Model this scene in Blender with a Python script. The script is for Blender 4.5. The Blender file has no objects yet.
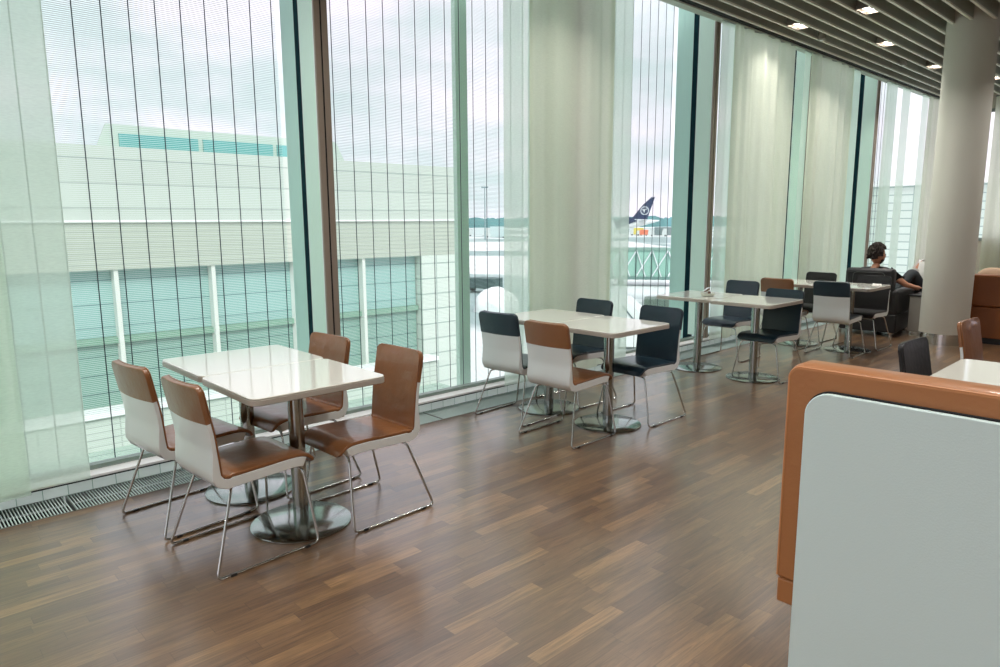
import bpy, bmesh, math, random
from math import sin, cos, pi, sqrt, radians, atan, atan2
from mathutils import Vector, Matrix, noise
random.seed(7)
S = bpy.context.scene
COL = S.collection

# ------------------------------------------------------------------ camera
cam_d = bpy.data.cameras.new('camera'); cam = bpy.data.objects.new('camera', cam_d); COL.objects.link(cam)
cam_d.sensor_width = 36; cam_d.lens = 691.3 * 36 / 1000; cam_d.clip_end = 3000; cam_d.clip_start = .05
RX = Vector((0.73301074, -0.68019401, -0.00559966)); UX = Vector((0.11255381, 0.11316665, 0.9871803)); FX = Vector((0.67084043, 0.72424403, -0.1595108))
m = Matrix(((RX.x, UX.x, -FX.x, 0), (RX.y, UX.y, -FX.y, 0), (RX.z, UX.z, -FX.z, 1.46), (0, 0, 0, 1)))
cam.matrix_world = m
S.camera = cam
# ------------------------------------------------------------------ exposure
S.view_settings.view_transform = 'Standard'; S.view_settings.look = 'None'
S.view_settings.gamma = 1; S.view_settings.use_curve_mapping = False
S.view_settings.exposure = 0.55
S.cycles.use_denoising = True
S.cycles.max_bounces = 8; S.cycles.transparent_max_bounces = 24
S.cycles.diffuse_bounces = 4; S.cycles.glossy_bounces = 4; S.cycles.transmission_bounces = 4
S.cycles.sample_clamp_indirect = 6
S.cycles.caustics_reflective = False; S.cycles.caustics_refractive = False
# ------------------------------------------------------------------ sky: thin broken overcast
W = bpy.data.worlds.new('sky'); S.world = W; W.use_nodes = True
nt = W.node_tree; bg = nt.nodes['Background']
tc = nt.nodes.new('ShaderNodeTexCoord'); mp = nt.nodes.new('ShaderNodeMapping'); mp.inputs['Scale'].default_value = (2.2, 2.2, 7)
nz = nt.nodes.new('ShaderNodeTexNoise'); nz.inputs['Scale'].default_value = 1.3; nz.inputs['Detail'].default_value = 5; nz.inputs['Roughness'].default_value = .55
cr = nt.nodes.new('ShaderNodeValToRGB')
cr.color_ramp.elements[0].position = .38; cr.color_ramp.elements[0].color = (.70, .72, .80, 1)
cr.color_ramp.elements[1].position = .60; cr.color_ramp.elements[1].color = (1.12, .91, 1.10, 1)
nt.links.new(tc.outputs['Generated'], mp.inputs['Vector']); nt.links.new(mp.outputs['Vector'], nz.inputs['Vector'])
nt.links.new(nz.outputs['Fac'], cr.inputs['Fac']); nt.links.new(cr.outputs['Color'], bg.inputs['Color'])
bg.inputs['Strength'].default_value = 1.0
# ------------------------------------------------------------------ weak sun through the cloud
sd = bpy.data.lights.new('sun', 'SUN'); so = bpy.data.objects.new('sun', sd); COL.objects.link(so)
sd.energy = 2.2; sd.angle = radians(25); sd.color = (1, .97, .95)
so.rotation_euler = Vector((.35, 1, -1.0)).to_track_quat('-Z', 'Y').to_euler()

# ================================================================== materials
MATS = {}
def mat(name, col=(.8, .8, .8), rough=.5, metal=0, spec=.5, emit=None, estr=0, coat=0, bump=None, sheen=0, var=None):
    if name in MATS: return MATS[name]
    M = bpy.data.materials.new(name); M.use_nodes = True; t = M.node_tree; p = t.nodes['Principled BSDF']
    p.inputs['Base Color'].default_value = (*col, 1); p.inputs['Roughness'].default_value = rough
    p.inputs['Metallic'].default_value = metal; p.inputs['Specular IOR Level'].default_value = spec
    p.inputs['Coat Weight'].default_value = coat
    if emit: p.inputs['Emission Color'].default_value = (*emit, 1); p.inputs['Emission Strength'].default_value = estr
    c = t.nodes.new('ShaderNodeTexCoord')
    if var:   # mottled colour: (scale, amount)
        n = t.nodes.new('ShaderNodeTexNoise'); n.inputs['Scale'].default_value = var[0]; n.inputs['Detail'].default_value = 4
        mx = t.nodes.new('ShaderNodeMix'); mx.data_type = 'RGBA'
        a = var[1]; mx.inputs[6].default_value = (*[k * (1 - a) for k in col], 1); mx.inputs[7].default_value = (*[min(1, k * (1 + a)) for k in col], 1)
        t.links.new(c.outputs['Object'], n.inputs['Vector']); t.links.new(n.outputs['Fac'], mx.inputs[0]); t.links.new(mx.outputs[2], p.inputs['Base Color'])
    if bump:  # (scale, strength, stretch)
        n = t.nodes.new('ShaderNodeTexNoise'); n.inputs['Scale'].default_value = bump[0]; n.inputs['Detail'].default_value = 5
        b = t.nodes.new('ShaderNodeBump'); b.inputs['Strength'].default_value = bump[1]; b.inputs['Distance'].default_value = .01
        mp = t.nodes.new('ShaderNodeMapping'); mp.inputs['Scale'].default_value = bump[2] if len(bump) > 2 else (1, 1, 1)
        t.links.new(c.outputs['Object'], mp.inputs['Vector']); t.links.new(mp.outputs['Vector'], n.inputs['Vector'])
        t.links.new(n.outputs['Fac'], b.inputs['Height']); t.links.new(b.outputs['Normal'], p.inputs['Normal'])
    MATS[name] = M; return M

def srgb(r, g, b):
    f = lambda v: (v / 255 / 12.92) if v / 255 <= .04045 else ((v / 255 + .055) / 1.055) ** 2.4
    return (f(r), f(g), f(b))

tan_leather = mat('tan_leather', srgb(138, 90, 52), .34, coat=.5, bump=(13, .45), var=(5, .22))
tan_bench = mat('tan_bench_leather', srgb(170, 112, 66), .42, coat=.1, bump=(60, .12), var=(3, .08))
booth_leather = mat('booth_leather', srgb(138, 80, 34), .45, bump=(40, .15), var=(4, .1))
navy_leather = mat('navy_leather', srgb(22, 44, 56), .34, coat=.35, bump=(13, .35), var=(5, .15))
black_leather = mat('black_leather', srgb(30, 30, 31), .5, coat=0, bump=(30, .2))
shell_white = mat('shell_white', srgb(234, 240, 240), .14, coat=.4)
chrome = mat('chrome', (.62, .62, .60), .16, 1)
steel = mat('brushed_steel', (.42, .45, .43), .15, 1)
black_plastic = mat('black_plastic', (.015, .015, .015), .5)
laminate = mat('table_laminate', srgb(236, 236, 226), .09, coat=.5, spec=.6)
edge_mat = mat('table_edge', srgb(188, 182, 172), .35)
panel_mat = mat('pale_panel', srgb(216, 236, 236), .45, bump=(180, .06))
column_mat = mat('column_fabric', srgb(206, 206, 196), .8, bump=(120, .15, (1, 1, .6)))
brown_metal = mat('brown_mullion', srgb(150, 138, 126), .5)
gap_black = mat('gap_black', (.008, .009, .01), .8)
gasket = mat('dark_gasket', srgb(22, 50, 58), .9, spec=.1)
fin_green = mat('fin_green', srgb(228, 250, 238), .3)
outer_frame = mat('outer_frame', srgb(200, 236, 226), .35)
white_sill = mat('white_sill', srgb(245, 245, 245), .3)
grey_alu = mat('grey_aluminium', srgb(150, 158, 154), .4, .5)
cable_mat = mat('cable', srgb(52, 62, 74), .5)
slat_mat = mat('grille_slat', srgb(214, 232, 228), .3, 0)
baffle_mat = mat('baffle_grey', srgb(172, 176, 168), .6)
baffle_lit_edge = mat('baffle_lit_edge', srgb(240, 240, 226), .4)  # pale colour stands in for window light on the baffle bottoms
ceil_dark = mat('ceiling_dark', srgb(46, 46, 42), .9)
plaster = mat('plaster', srgb(206, 200, 186), .8)
lamp_glow = mat('lamp_glow', (1, 1, 1), .5, emit=(1, .86, .76), estr=14)
lamp_house = mat('lamp_housing', srgb(150, 145, 135), .35, .4)

def tiled(name, col, jcol, sx, sy, rough=.3, mortar=.01, axis='XZ', coat=0, off=0):
    M = bpy.data.materials.new(name); M.use_nodes = True; t = M.node_tree; p = t.nodes['Principled BSDF']
    p.inputs['Roughness'].default_value = rough; p.inputs['Coat Weight'].default_value = coat
    c = t.nodes.new('ShaderNodeTexCoord'); s = t.nodes.new('ShaderNodeSeparateXYZ'); k = t.nodes.new('ShaderNodeCombineXYZ')
    t.links.new(c.outputs['Object'], s.inputs[0]); t.links.new(s.outputs[axis[0]], k.inputs[0]); t.links.new(s.outputs[axis[1]], k.inputs[1])
    b = t.nodes.new('ShaderNodeTexBrick'); b.offset = off; b.inputs['Scale'].default_value = 1; b.inputs['Brick Width'].default_value = sx; b.inputs['Row Height'].default_value = sy
    b.inputs['Mortar Size'].default_value = mortar; b.inputs['Mortar Smooth'].default_value = 0; b.inputs['Color1'].default_value = (*col, 1); b.inputs['Color2'].default_value = (*[v * .94 for v in col], 1); b.inputs['Mortar'].default_value = (*jcol, 1)
    t.links.new(k.outputs[0], b.inputs['Vector']); t.links.new(b.outputs['Color'], p.inputs['Base Color'])
    return M

def floor_material():
    M = bpy.data.materials.new('oak_strip_floor'); M.use_nodes = True; t = M.node_tree; p = t.nodes['Principled BSDF']; L = t.links
    N = lambda k: t.nodes.new(k)
    def mth(op, a, b=None):
        n = N('ShaderNodeMath'); n.operation = op
        for i, v in enumerate([a, b]):
            if v is None: continue
            if isinstance(v, (int, float)): n.inputs[i].default_value = v
            else: L.new(v, n.inputs[i])
        return n.outputs[0]
    c = N('ShaderNodeTexCoord'); s = N('ShaderNodeSeparateXYZ'); L.new(c.outputs['Object'], s.inputs[0])
    x, y = s.outputs[0], s.outputs[1]
    ry = mth('DIVIDE', y, .066); row = mth('FLOOR', ry)
    w1 = N('ShaderNodeTexWhiteNoise'); w1.noise_dimensions = '1D'; L.new(row, w1.inputs['W'])
    xs = mth('DIVIDE', mth('ADD', x, mth('MULTIPLY', w1.outputs['Value'], 7.3)), .46); colx = mth('FLOOR', xs)
    w2 = N('ShaderNodeTexWhiteNoise'); w2.noise_dimensions = '2D'; cb = N('ShaderNodeCombineXYZ'); L.new(row, cb.inputs[0]); L.new(colx, cb.inputs[1]); L.new(cb.outputs[0], w2.inputs['Vector'])
    ramp = N('ShaderNodeValToRGB'); e = ramp.color_ramp.elements
    e[0].position = 0; e[0].color = (*srgb(100, 72, 49), 1); e[1].position = 1; e[1].color = (*srgb(146, 112, 76), 1)
    k = e.new(.3); k.color = (*srgb(112, 83, 57), 1); k = e.new(.8); k.color = (*srgb(124, 93, 63), 1)
    L.new(w2.outputs['Value'], ramp.inputs['Fac'])
    # grain, shifted per strip
    gv = N('ShaderNodeCombineXYZ'); L.new(mth('ADD', mth('MULTIPLY', x, 2.2), mth('MULTIPLY', w2.outputs['Value'], 40)), gv.inputs[0]); L.new(mth('MULTIPLY', y, 34), gv.inputs[1]); L.new(mth('MULTIPLY', w2.outputs['Value'], 9), gv.inputs[2])
    g = N('ShaderNodeTexNoise'); g.inputs['Scale'].default_value = 1.6; g.inputs['Detail'].default_value = 6; g.inputs['Roughness'].default_value = .65; g.inputs['Distortion'].default_value = 1.4; L.new(gv.outputs[0], g.inputs['Vector'])
    gr = N('ShaderNodeMapRange'); gr.inputs[1].default_value = .3; gr.inputs[2].default_value = .7; gr.inputs[3].default_value = .5; gr.inputs[4].default_value = 1.3; L.new(g.outputs['Fac'], gr.inputs[0])
    mx = N('ShaderNodeMix'); mx.data_type = 'RGBA'; mx.blend_type = 'MULTIPLY'; mx.inputs[0].default_value = 1; L.new(ramp.outputs['Color'], mx.inputs[6]); L.new(gr.outputs[0], mx.inputs[7])
    # joints
    fy = mth('FRACT', ry); fx = mth('FRACT', xs)
    j = mth('MAXIMUM', mth('LESS_THAN', fy, .022), mth('LESS_THAN', fx, .005))
    m2 = N('ShaderNodeMix'); m2.data_type = 'RGBA'; L.new(mth('MULTIPLY', j, .45), m2.inputs[0]); L.new(mx.outputs[2], m2.inputs[6]); m2.inputs[7].default_value = (.03, .018, .01, 1)
    L.new(m2.outputs[2], p.inputs['Base Color'])
    rr = N('ShaderNodeMapRange'); rr.inputs[3].default_value = .30; rr.inputs[4].default_value = .46; L.new(g.outputs['Fac'], rr.inputs[0]); L.new(rr.outputs[0], p.inputs['Roughness'])
    b = N('ShaderNodeBump'); b.inputs['Strength'].default_value = .25; b.inputs['Distance'].default_value = .002; L.new(g.outputs['Fac'], b.inputs['Height']); L.new(b.outputs['Normal'], p.inputs['Normal'])
    p.inputs['Specular IOR Level'].default_value = .6; p.inputs['Coat Weight'].default_value = 1; p.inputs['Coat Roughness'].default_value = .22; p.inputs['Coat IOR'].default_value = 1.9
    return M

def glass_material(name, tint, refl=1.0):
    M = bpy.data.materials.new(name); M.use_nodes = True; t = M.node_tree; t.nodes.remove(t.nodes['Principled BSDF'])
    o = t.nodes['Material Output']; tr = t.nodes.new('ShaderNodeBsdfTransparent'); tr.inputs[0].default_value = (*tint, 1)
    gl = t.nodes.new('ShaderNodeBsdfGlossy'); gl.inputs['Roughness'].default_value = .02; gl.inputs[0].default_value = (.9, 1, .96, 1)
    fr = t.nodes.new('ShaderNodeFresnel'); fr.inputs[0].default_value = 1.0
    ml = t.nodes.new('ShaderNodeMath'); ml.operation = 'MULTIPLY'; ml.inputs[1].default_value = refl; t.links.new(fr.outputs[0], ml.inputs[0])
    mx = t.nodes.new('ShaderNodeMixShader'); t.links.new(ml.outputs[0], mx.inputs[0]); t.links.new(tr.outputs[0], mx.inputs[1]); t.links.new(gl.outputs[0], mx.inputs[2]); t.links.new(mx.outputs[0], o.inputs[0])
    return M
inner_glass = glass_material('inner_glass', (.955, .995, .97), .22)

def screen_material():   # fine horizontal wires of a woven metal screen
    M = bpy.data.materials.new('woven_screen'); M.use_nodes = True; t = M.node_tree; p = t.nodes['Principled BSDF']; o = t.nodes['Material Output']
    p.inputs['Base Color'].default_value = (*srgb(215, 220, 225), 1); p.inputs['Roughness'].default_value = .5
    c = t.nodes.new('ShaderNodeTexCoord'); s = t.nodes.new('ShaderNodeSeparateXYZ'); t.links.new(c.outputs['Object'], s.inputs[0])
    a = t.nodes.new('ShaderNodeMath'); a.operation = 'DIVIDE'; a.inputs[1].default_value = .0115; t.links.new(s.outputs[2], a.inputs[0])
    f = t.nodes.new('ShaderNodeMath'); f.operation = 'FRACT'; t.links.new(a.outputs[0], f.inputs[0])
    l = t.nodes.new('ShaderNodeMath'); l.operation = 'LESS_THAN'; l.inputs[1].default_value = .24; t.links.new(f.outputs[0], l.inputs[0])
    tr = t.nodes.new('ShaderNodeBsdfTransparent'); tr.inputs[0].default_value = (.97, 1, .99, 1)
    mx = t.nodes.new('ShaderNodeMixShader'); t.links.new(l.outputs[0], mx.inputs[0]); t.links.new(tr.outputs[0], mx.inputs[1]); t.links.new(p.outputs[0], mx.inputs[2]); t.links.new(mx.outputs[0], o.inputs[0])
    return M
screen_mat = screen_material()

def curtain_material(name, col, transp, transl):
    M = bpy.data.materials.new(name); M.use_nodes = True; t = M.node_tree; t.nodes.remove(t.nodes['Principled BSDF']); o = t.nodes['Material Output']
    d = t.nodes.new('ShaderNodeBsdfDiffuse'); d.inputs[0].default_value = (*col, 1)
    tl = t.nodes.new('ShaderNodeBsdfTranslucent'); tl.inputs[0].default_value = (*col, 1)
    tr = t.nodes.new('ShaderNodeBsdfTransparent'); tr.inputs[0].default_value = (.98, 1, .98, 1)
    m1 = t.nodes.new('ShaderNodeMixShader'); m1.inputs[0].default_value = transl; t.links.new(d.outputs[0], m1.inputs[1]); t.links.new(tl.outputs[0], m1.inputs[2])
    c = t.nodes.new('ShaderNodeTexCoord'); w = t.nodes.new('ShaderNodeTexNoise'); w.inputs['Scale'].default_value = 1; w.inputs['Detail'].default_value = 2
    mp = t.nodes.new('ShaderNodeMapping'); mp.inputs['Scale'].default_value = (40, 40, 160); t.links.new(c.outputs['Object'], mp.inputs['Vector']); t.links.new(mp.outputs['Vector'], w.inputs['Vector'])
    r = t.nodes.new('ShaderNodeMapRange'); r.inputs[1].default_value = .2; r.inputs[2].default_value = .8; r.inputs[3].default_value = max(0, transp - .05); r.inputs[4].default_value = transp + .05; t.links.new(w.outputs['Fac'], r.inputs[0])
    m2 = t.nodes.new('ShaderNodeMixShader'); t.links.new(r.outputs[0], m2.inputs[0]); t.links.new(m1.outputs[0], m2.inputs[1]); t.links.new(tr.outputs[0], m2.inputs[2]); t.links.new(m2.outputs[0], o.inputs[0])
    return M
sheer = curtain_material('sheer_voile', srgb(240, 252, 238), .28, .8)
sheer_dense = curtain_material('gathered_voile', srgb(232, 236, 218), .04, .55)

# ================================================================== mesh helpers
def link(name, me, material, parent=None):
    o = bpy.data.objects.new(name, me); COL.objects.link(o)
    for mm in (material if isinstance(material, (list, tuple)) else [material]): me.materials.append(mm)
    if parent: o.parent = parent
    return o
def obj(name, bm, material, parent=None, smooth=False, bevel=0):
    me = bpy.data.meshes.new(name); bmesh.ops.recalc_face_normals(bm, faces=bm.faces[:]); bm.to_mesh(me); bm.free()
    if smooth:
        for f in me.polygons: f.use_smooth = True
        if hasattr(me, 'set_sharp_from_angle'): me.set_sharp_from_angle(angle=radians(42))
    o = link(name, me, material, parent)
    if bevel:
        b = o.modifiers.new('bevel', 'BEVEL'); b.width = bevel; b.segments = 3; b.limit_method = 'ANGLE'; b.angle_limit = radians(40)
        if smooth or True:
            for f in me.polygons: f.use_smooth = True
            if hasattr(me, 'set_sharp_from_angle'): me.set_sharp_from_angle(angle=radians(60))
            b.harden_normals = False
    return o
def tag(o, label=None, cat=None, group=None, kind=None):
    if label: o['label'] = label
    if cat: o['category'] = cat
    if group: o['group'] = group
    if kind: o['kind'] = kind
    return o
def thing(name, label, cat, loc=(0, 0, 0), rz=0, group=None, kind=None):
    e = bpy.data.objects.new(name, None); COL.objects.link(e); e.location = loc; e.rotation_euler = (0, 0, rz); e.empty_display_size = .1
    return tag(e, label, cat, group, kind)
def copy_tree(root, loc, rz, label, group=None):
    r = root.copy(); COL.objects.link(r); r.location = loc; r.rotation_euler = (0, 0, rz); r['label'] = label
    if group: r['group'] = group
    for ch in list(root.children):
        c = ch.copy(); COL.objects.link(c); c.parent = r
        for g in list(ch.children):
            d = g.copy(); COL.objects.link(d); d.parent = c
    return r
def box(bm, x0, x1, y0, y1, z0, z1, M=None):
    vs = [bm.verts.new((x, y, z)) for x in (x0, x1) for y in (y0, y1) for z in (z0, z1)]
    for f in ((0, 1, 3, 2), (4, 6, 7, 5), (0, 4, 5, 1), (2, 3, 7, 6), (0, 2, 6, 4), (1, 5, 7, 3)): bm.faces.new([vs[i] for i in f])
    if M: bmesh.ops.transform(bm, matrix=M, verts=vs)
    return bm
def B(*a):
    bm = bmesh.new(); return box(bm, *a)
def fillet(pts, r, n=6):
    out = [Vector(pts[0])]
    for i in range(1, len(pts) - 1):
        p, a, b = Vector(pts[i]), Vector(pts[i - 1]), Vector(pts[i + 1])
        d1 = (a - p); d2 = (b - p); rr = min(r, d1.length * .45, d2.length * .45); p1 = p + d1.normalized() * rr; p2 = p + d2.normalized() * rr
        for k in range(n + 1):
            t = k / n; out.append(p1 * (1 - t) ** 2 + p * 2 * t * (1 - t) + p2 * t * t)
    out.append(Vector(pts[-1])); return out
def tube(bm, pts, r, seg=10, fil=0, caps=True):
    P = fillet(pts, fil) if fil else [Vector(p) for p in pts]
    rad = r if isinstance(r, (list, tuple)) else [r] * len(P)
    T = []
    for i in range(len(P)):
        d = (P[min(i + 1, len(P) - 1)] - P[max(i - 1, 0)]); T.append(d.normalized())
    n = T[0].orthogonal().normalized(); rings = []
    for i, p in enumerate(P):
        n = (n - T[i] * n.dot(T[i])).normalized(); b = T[i].cross(n)
        rings.append([bm.verts.new(p + (n * cos(2 * pi * k / seg) + b * sin(2 * pi * k / seg)) * rad[i]) for k in range(seg)])
    for a, b in zip(rings, rings[1:]):
        for k in range(seg): bm.faces.new([a[k], a[(k + 1) % seg], b[(k + 1) % seg], b[k]])
    if caps: bm.faces.new(rings[0][::-1]); bm.faces.new(rings[-1])
    return bm
def lathe(bm, prof, seg=48, c=(0, 0)):
    rings = []
    for r, z in prof: rings.append([bm.verts.new((c[0] + r * cos(2 * pi * k / seg), c[1] + r * sin(2 * pi * k / seg), z)) for k in range(seg)])
    for a, b in zip(rings, rings[1:]):
        for k in range(seg): bm.faces.new([a[k], a[(k + 1) % seg], b[(k + 1) % seg], b[k]])
    bm.faces.new(rings[0][::-1]); bm.faces.new(rings[-1]); return bm
def rrect(w, d, r, n=7):
    out = []
    for cx, cy, a0 in ((w / 2 - r, d / 2 - r, 0), (-w / 2 + r, d / 2 - r, 90), (-w / 2 + r, -d / 2 + r, 180), (w / 2 - r, -d / 2 + r, 270)):
        for k in range(n + 1):
            a = radians(a0 + 90 * k / n); out.append((cx + r * cos(a), cy + r * sin(a)))
    return out
def prism(bm, loops):    # stack of equal-length loops of 3D points
    rings = [[bm.verts.new(p) for p in L] for L in loops]; n = len(rings[0])
    for a, b in zip(rings, rings[1:]):
        for k in range(n): bm.faces.new([a[k], a[(k + 1) % n], b[(k + 1) % n], b[k]])
    bm.faces.new(rings[0][::-1]); bm.faces.new(rings[-1]); return bm

def riser_mat():   # frosted glass strip, lit by the day behind it, with a thin darker line every 12 cm
    M = tiled('frosted_riser', srgb(250, 255, 250), srgb(160, 185, 170), .118, 1, .25, .0016); t = M.node_tree; p = t.nodes['Principled BSDF']; o = t.nodes['Material Output']
    tl = t.nodes.new('ShaderNodeBsdfTranslucent'); mx = t.nodes.new('ShaderNodeMixShader'); mx.inputs[0].default_value = .7
    src = p.inputs['Base Color'].links[0].from_socket; t.links.new(src, tl.inputs[0]); t.links.new(p.outputs[0], mx.inputs[1]); t.links.new(tl.outputs[0], mx.inputs[2]); t.links.new(mx.outputs[0], o.inputs[0]); return M

# ================================================================== room shell
GY = 4.24          # inner face of the riser; floor ends at the grille
PITCH = 2.41; MX = [-.06 + PITCH * k for k in range(-2, 7)]   # mullion centres: ... 2.35, 4.76, 7.17, 9.58, 11.99, 14.4
XR = 15.3; XL = -6.5; YB = -6.0; ZC = 3.60
tag(obj('floor', B(XL, XR, YB, 3.97, -.06, 0), floor_material()), kind='structure')
tag(obj('ceiling', B(XL, XR, YB, 4.2, 3.9501, 4.05), ceil_dark), kind='structure')
tag(obj('wall_back', B(XL, XR, YB - .1, YB, 0, 3.95), plaster), kind='structure')
# left end wall: a glazed wall like the long one, here only posts and a sill
wl = thing('wall_left', None, None, (XL, 0, 0), kind='structure')
bm = bmesh.new(); box(bm, -.1, 0, YB, 4.2, 0, .15); box(bm, -.1, 0, YB, 4.2, 3.6, 3.95)
for k in range(5): box(bm, -.1, 0, YB + k * 2.4, YB + k * 2.4 + .1, .15, 3.6)
obj('frame', bm, brown_metal, wl)
obj('pane', B(-.06, -.05, YB, 4.2, .15, 3.6), inner_glass, wl)
# sill, riser and head of the long window wall
tag(obj('trim_1', B(XL, XR, 4.240, 4.246, -.06, .066), riser_mat()), kind='structure')
tag(obj('trim_2', B(XL, XR, 4.15, 4.262, .094, .110), white_sill, bevel=.003), kind='structure')
tag(obj('trim_3', B(XL, XR, 4.246, 4.30, .1101, .135), grey_alu), kind='structure')
tag(obj('trim_4', B(XL, XR, 4.215, 4.25, .0662, .0938), gap_black), kind='structure')  # black strip stands in for the shadow under the sill
tag(obj('trim_5', B(XL, XR, 4.247, 4.80, -.12, -.05), white_sill), kind='structure')
tag(obj('trim_6', B(XL, XR, 4.10, 4.20, 3.585, 3.95), mat('head_panel', srgb(205, 215, 200), .5)), kind='structure')
tag(obj('trim_7', B(XL, XR, 4.46, 4.80, 4.2505, 4.32), grey_alu), kind='structure')
tag(obj('trim_8', B(XL, XR, 4.035, 4.0995, 3.60, 3.90), gap_black), kind='structure')
tag(obj('trim_9', B(XL, XR, 3.97, 4.24, -.2, -.06), gap_black), kind='structure')

# windows, one bay after the other; each brings the mullion on its left
for i, x in enumerate(MX[:-1]):
    w = thing('window_%d' % (i + 1), None, None, (x, 0, 0), kind='structure')
    obj('pane', B(.05, PITCH - .05, 4.235, 4.245, .12, 3.95), inner_glass, w)
    m_ = bmesh.new(); box(m_, -.048, -.006, 4.207, 4.225, .066, 3.68); box(m_, .006, .048, 4.207, 4.225, .066, 3.68)
    obj('mullion', m_, brown_metal, w, bevel=.003)
    obj('mullion_gap', B(-.0061, .0061, 4.212, 4.225, .066, 3.68), gap_black, w)
    obj('fin', B(-.048, .048, 4.2255, 4.42, .136, 3.95), fin_green, w, bevel=.003)
    obj('gasket', B(-.046, .046, 4.4205, 4.485, -.0495, 4.24), gasket, w)
    o_ = bmesh.new(); box(o_, -.046, .05, 4.4855, 4.60, -.009, 4.24); box(o_, -.036, .04, 4.6005, 4.70, -.009, 4.24)
    obj('outer_frame', o_, outer_frame, w, bevel=.003)
# woven screens with vertical cables, outside the panes
ords = {2: 'behind the first table, at the left', 3: 'between the brown mullion and the wide curtain',
        4: 'behind the wide curtain and the second table', 5: 'beyond the third table, right of the gathered curtain', 6: 'behind the seated person', 7: 'farthest along the wall beside the column'}
for i, x in enumerate(MX[:-1]):
    if i < 1: continue
    sc = thing('mesh_screen', 'mesh screen with dark vertical cables, ' + ords.get(i, 'nearest the left end of the room'), 'screen', (x, 0, 0))
    obj('mesh', B(.04, PITCH - .05, 4.7405, 4.742, -.005, 4.25), screen_mat, sc)
    k = 0; xx = math.ceil((x + .1 - .005) / .1505) * .1505
    while xx + .005 < x + PITCH - .05:
        bm = bmesh.new(); tube(bm, [(xx + .005 - x, 4.72, -.009), (xx + .005 - x, 4.72, 4.25)], .0032, 6); obj('cable', bm, cable_mat, sc, smooth=True)
        xx += .1505
# vertical post on the outer screen line, right of the second window
tag(obj('post', B(3.985, 4.115, 4.85, 4.90, -.35, 4.3), mat('post_green', srgb(220, 244, 228), .4)), 'pale green vertical post outside the glass, right of the opposite building', 'post')

# floor grille in lengths
for k, (a, b) in enumerate([(-6.4, -4.14), (-4.13, -1.73), (-1.72, .68), (.69, 3.09), (3.10, 5.50), (5.51, 7.91), (7.92, 10.32), (10.33, 12.73), (12.74, 15.2)]):
    lab = ['', '', 'silver slatted floor grille at the far left, ending beside the curtain', 'silver slatted floor grille behind the first table with white laminate',
           'silver slatted floor grille behind the second table', 'silver slatted floor grille behind the third table', 'silver slatted floor grille behind the fourth table', 'silver slatted floor grille beside the dark armchair', 'silver slatted floor grille at the far end of the window wall'][k]
    if k < 2: continue
    g = thing('floor_grille', lab, 'grille', (a, 3.97, -.045))
    y1 = .262 - (.006 if k % 2 else 0)
    bm = bmesh.new(); box(bm, 0, b - a, .001, .007, 0, .047); box(bm, 0, b - a, y1, y1 + .005, 0, .047); box(bm, 0, .004, .0071, y1 - .0001, 0, .046); obj('frame', bm, grey_alu, g)
    bm = bmesh.new(); n = int((b - a) / .0148)
    for q in range(n): box(bm, .006 + q * .0148, .006 + q * .0148 + .0052, .0072, y1 - .0002, .040, .046)
    obj('slats', bm, slat_mat, g)

# right end wall: window above a low brown slatted panel
wr = thing('wall_right', None, None, (XR, 0, 0), kind='structure')
bm = bmesh.new(); box(bm, 0, .1, YB, 4.3, 0, 1.06); box(bm, 0, .1, YB, 4.3, 3.42, 3.95); box(bm, 0, .1, 3.72, 4.3, 1.06, 3.42); box(bm, 0, .1, .0, .12, 1.06, 3.7); obj('wall_panel', bm, plaster, wr)
bm = bmesh.new(); box(bm, -.03, 0, YB, 3.72, 1.06, 1.12); box(bm, -.03, 0, YB, 3.72, 3.36, 3.42); box(bm, -.03, 0, 3.62, 3.66, 1.12, 3.36); obj('window_frame', bm, grey_alu, wr)
obj('pane', B(.04, .05, YB, 3.7, 1.07, 3.41), inner_glass, wr)
bm = bmesh.new()
for k in range(60): box(bm, -.06, -.001, YB + .1 + k * .15, YB + .17 + k * .15, .05, 1.0)
obj('slatted_panel', bm, mat('brown_slats', srgb(104, 84, 66), .6), wr)

# ceiling baffles
g0 = None
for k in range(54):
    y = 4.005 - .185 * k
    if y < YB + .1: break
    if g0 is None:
        g0 = thing('ceiling_baffle', 'long grey ceiling baffle with a lower edge coloured as if lit, hung in a row', 'baffle', ((XL + XR) / 2, y, 0), 0, 'ceiling baffles')
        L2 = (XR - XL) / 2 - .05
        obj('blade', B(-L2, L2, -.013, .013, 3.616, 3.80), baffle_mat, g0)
        obj('lit_lower_edge', B(-L2, L2, -.0135, .0135, 3.598, 3.6155), baffle_lit_edge, g0)
    else: copy_tree(g0, (g0.location.x, y, 0), 0, g0['label'], 'ceiling baffles')

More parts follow.
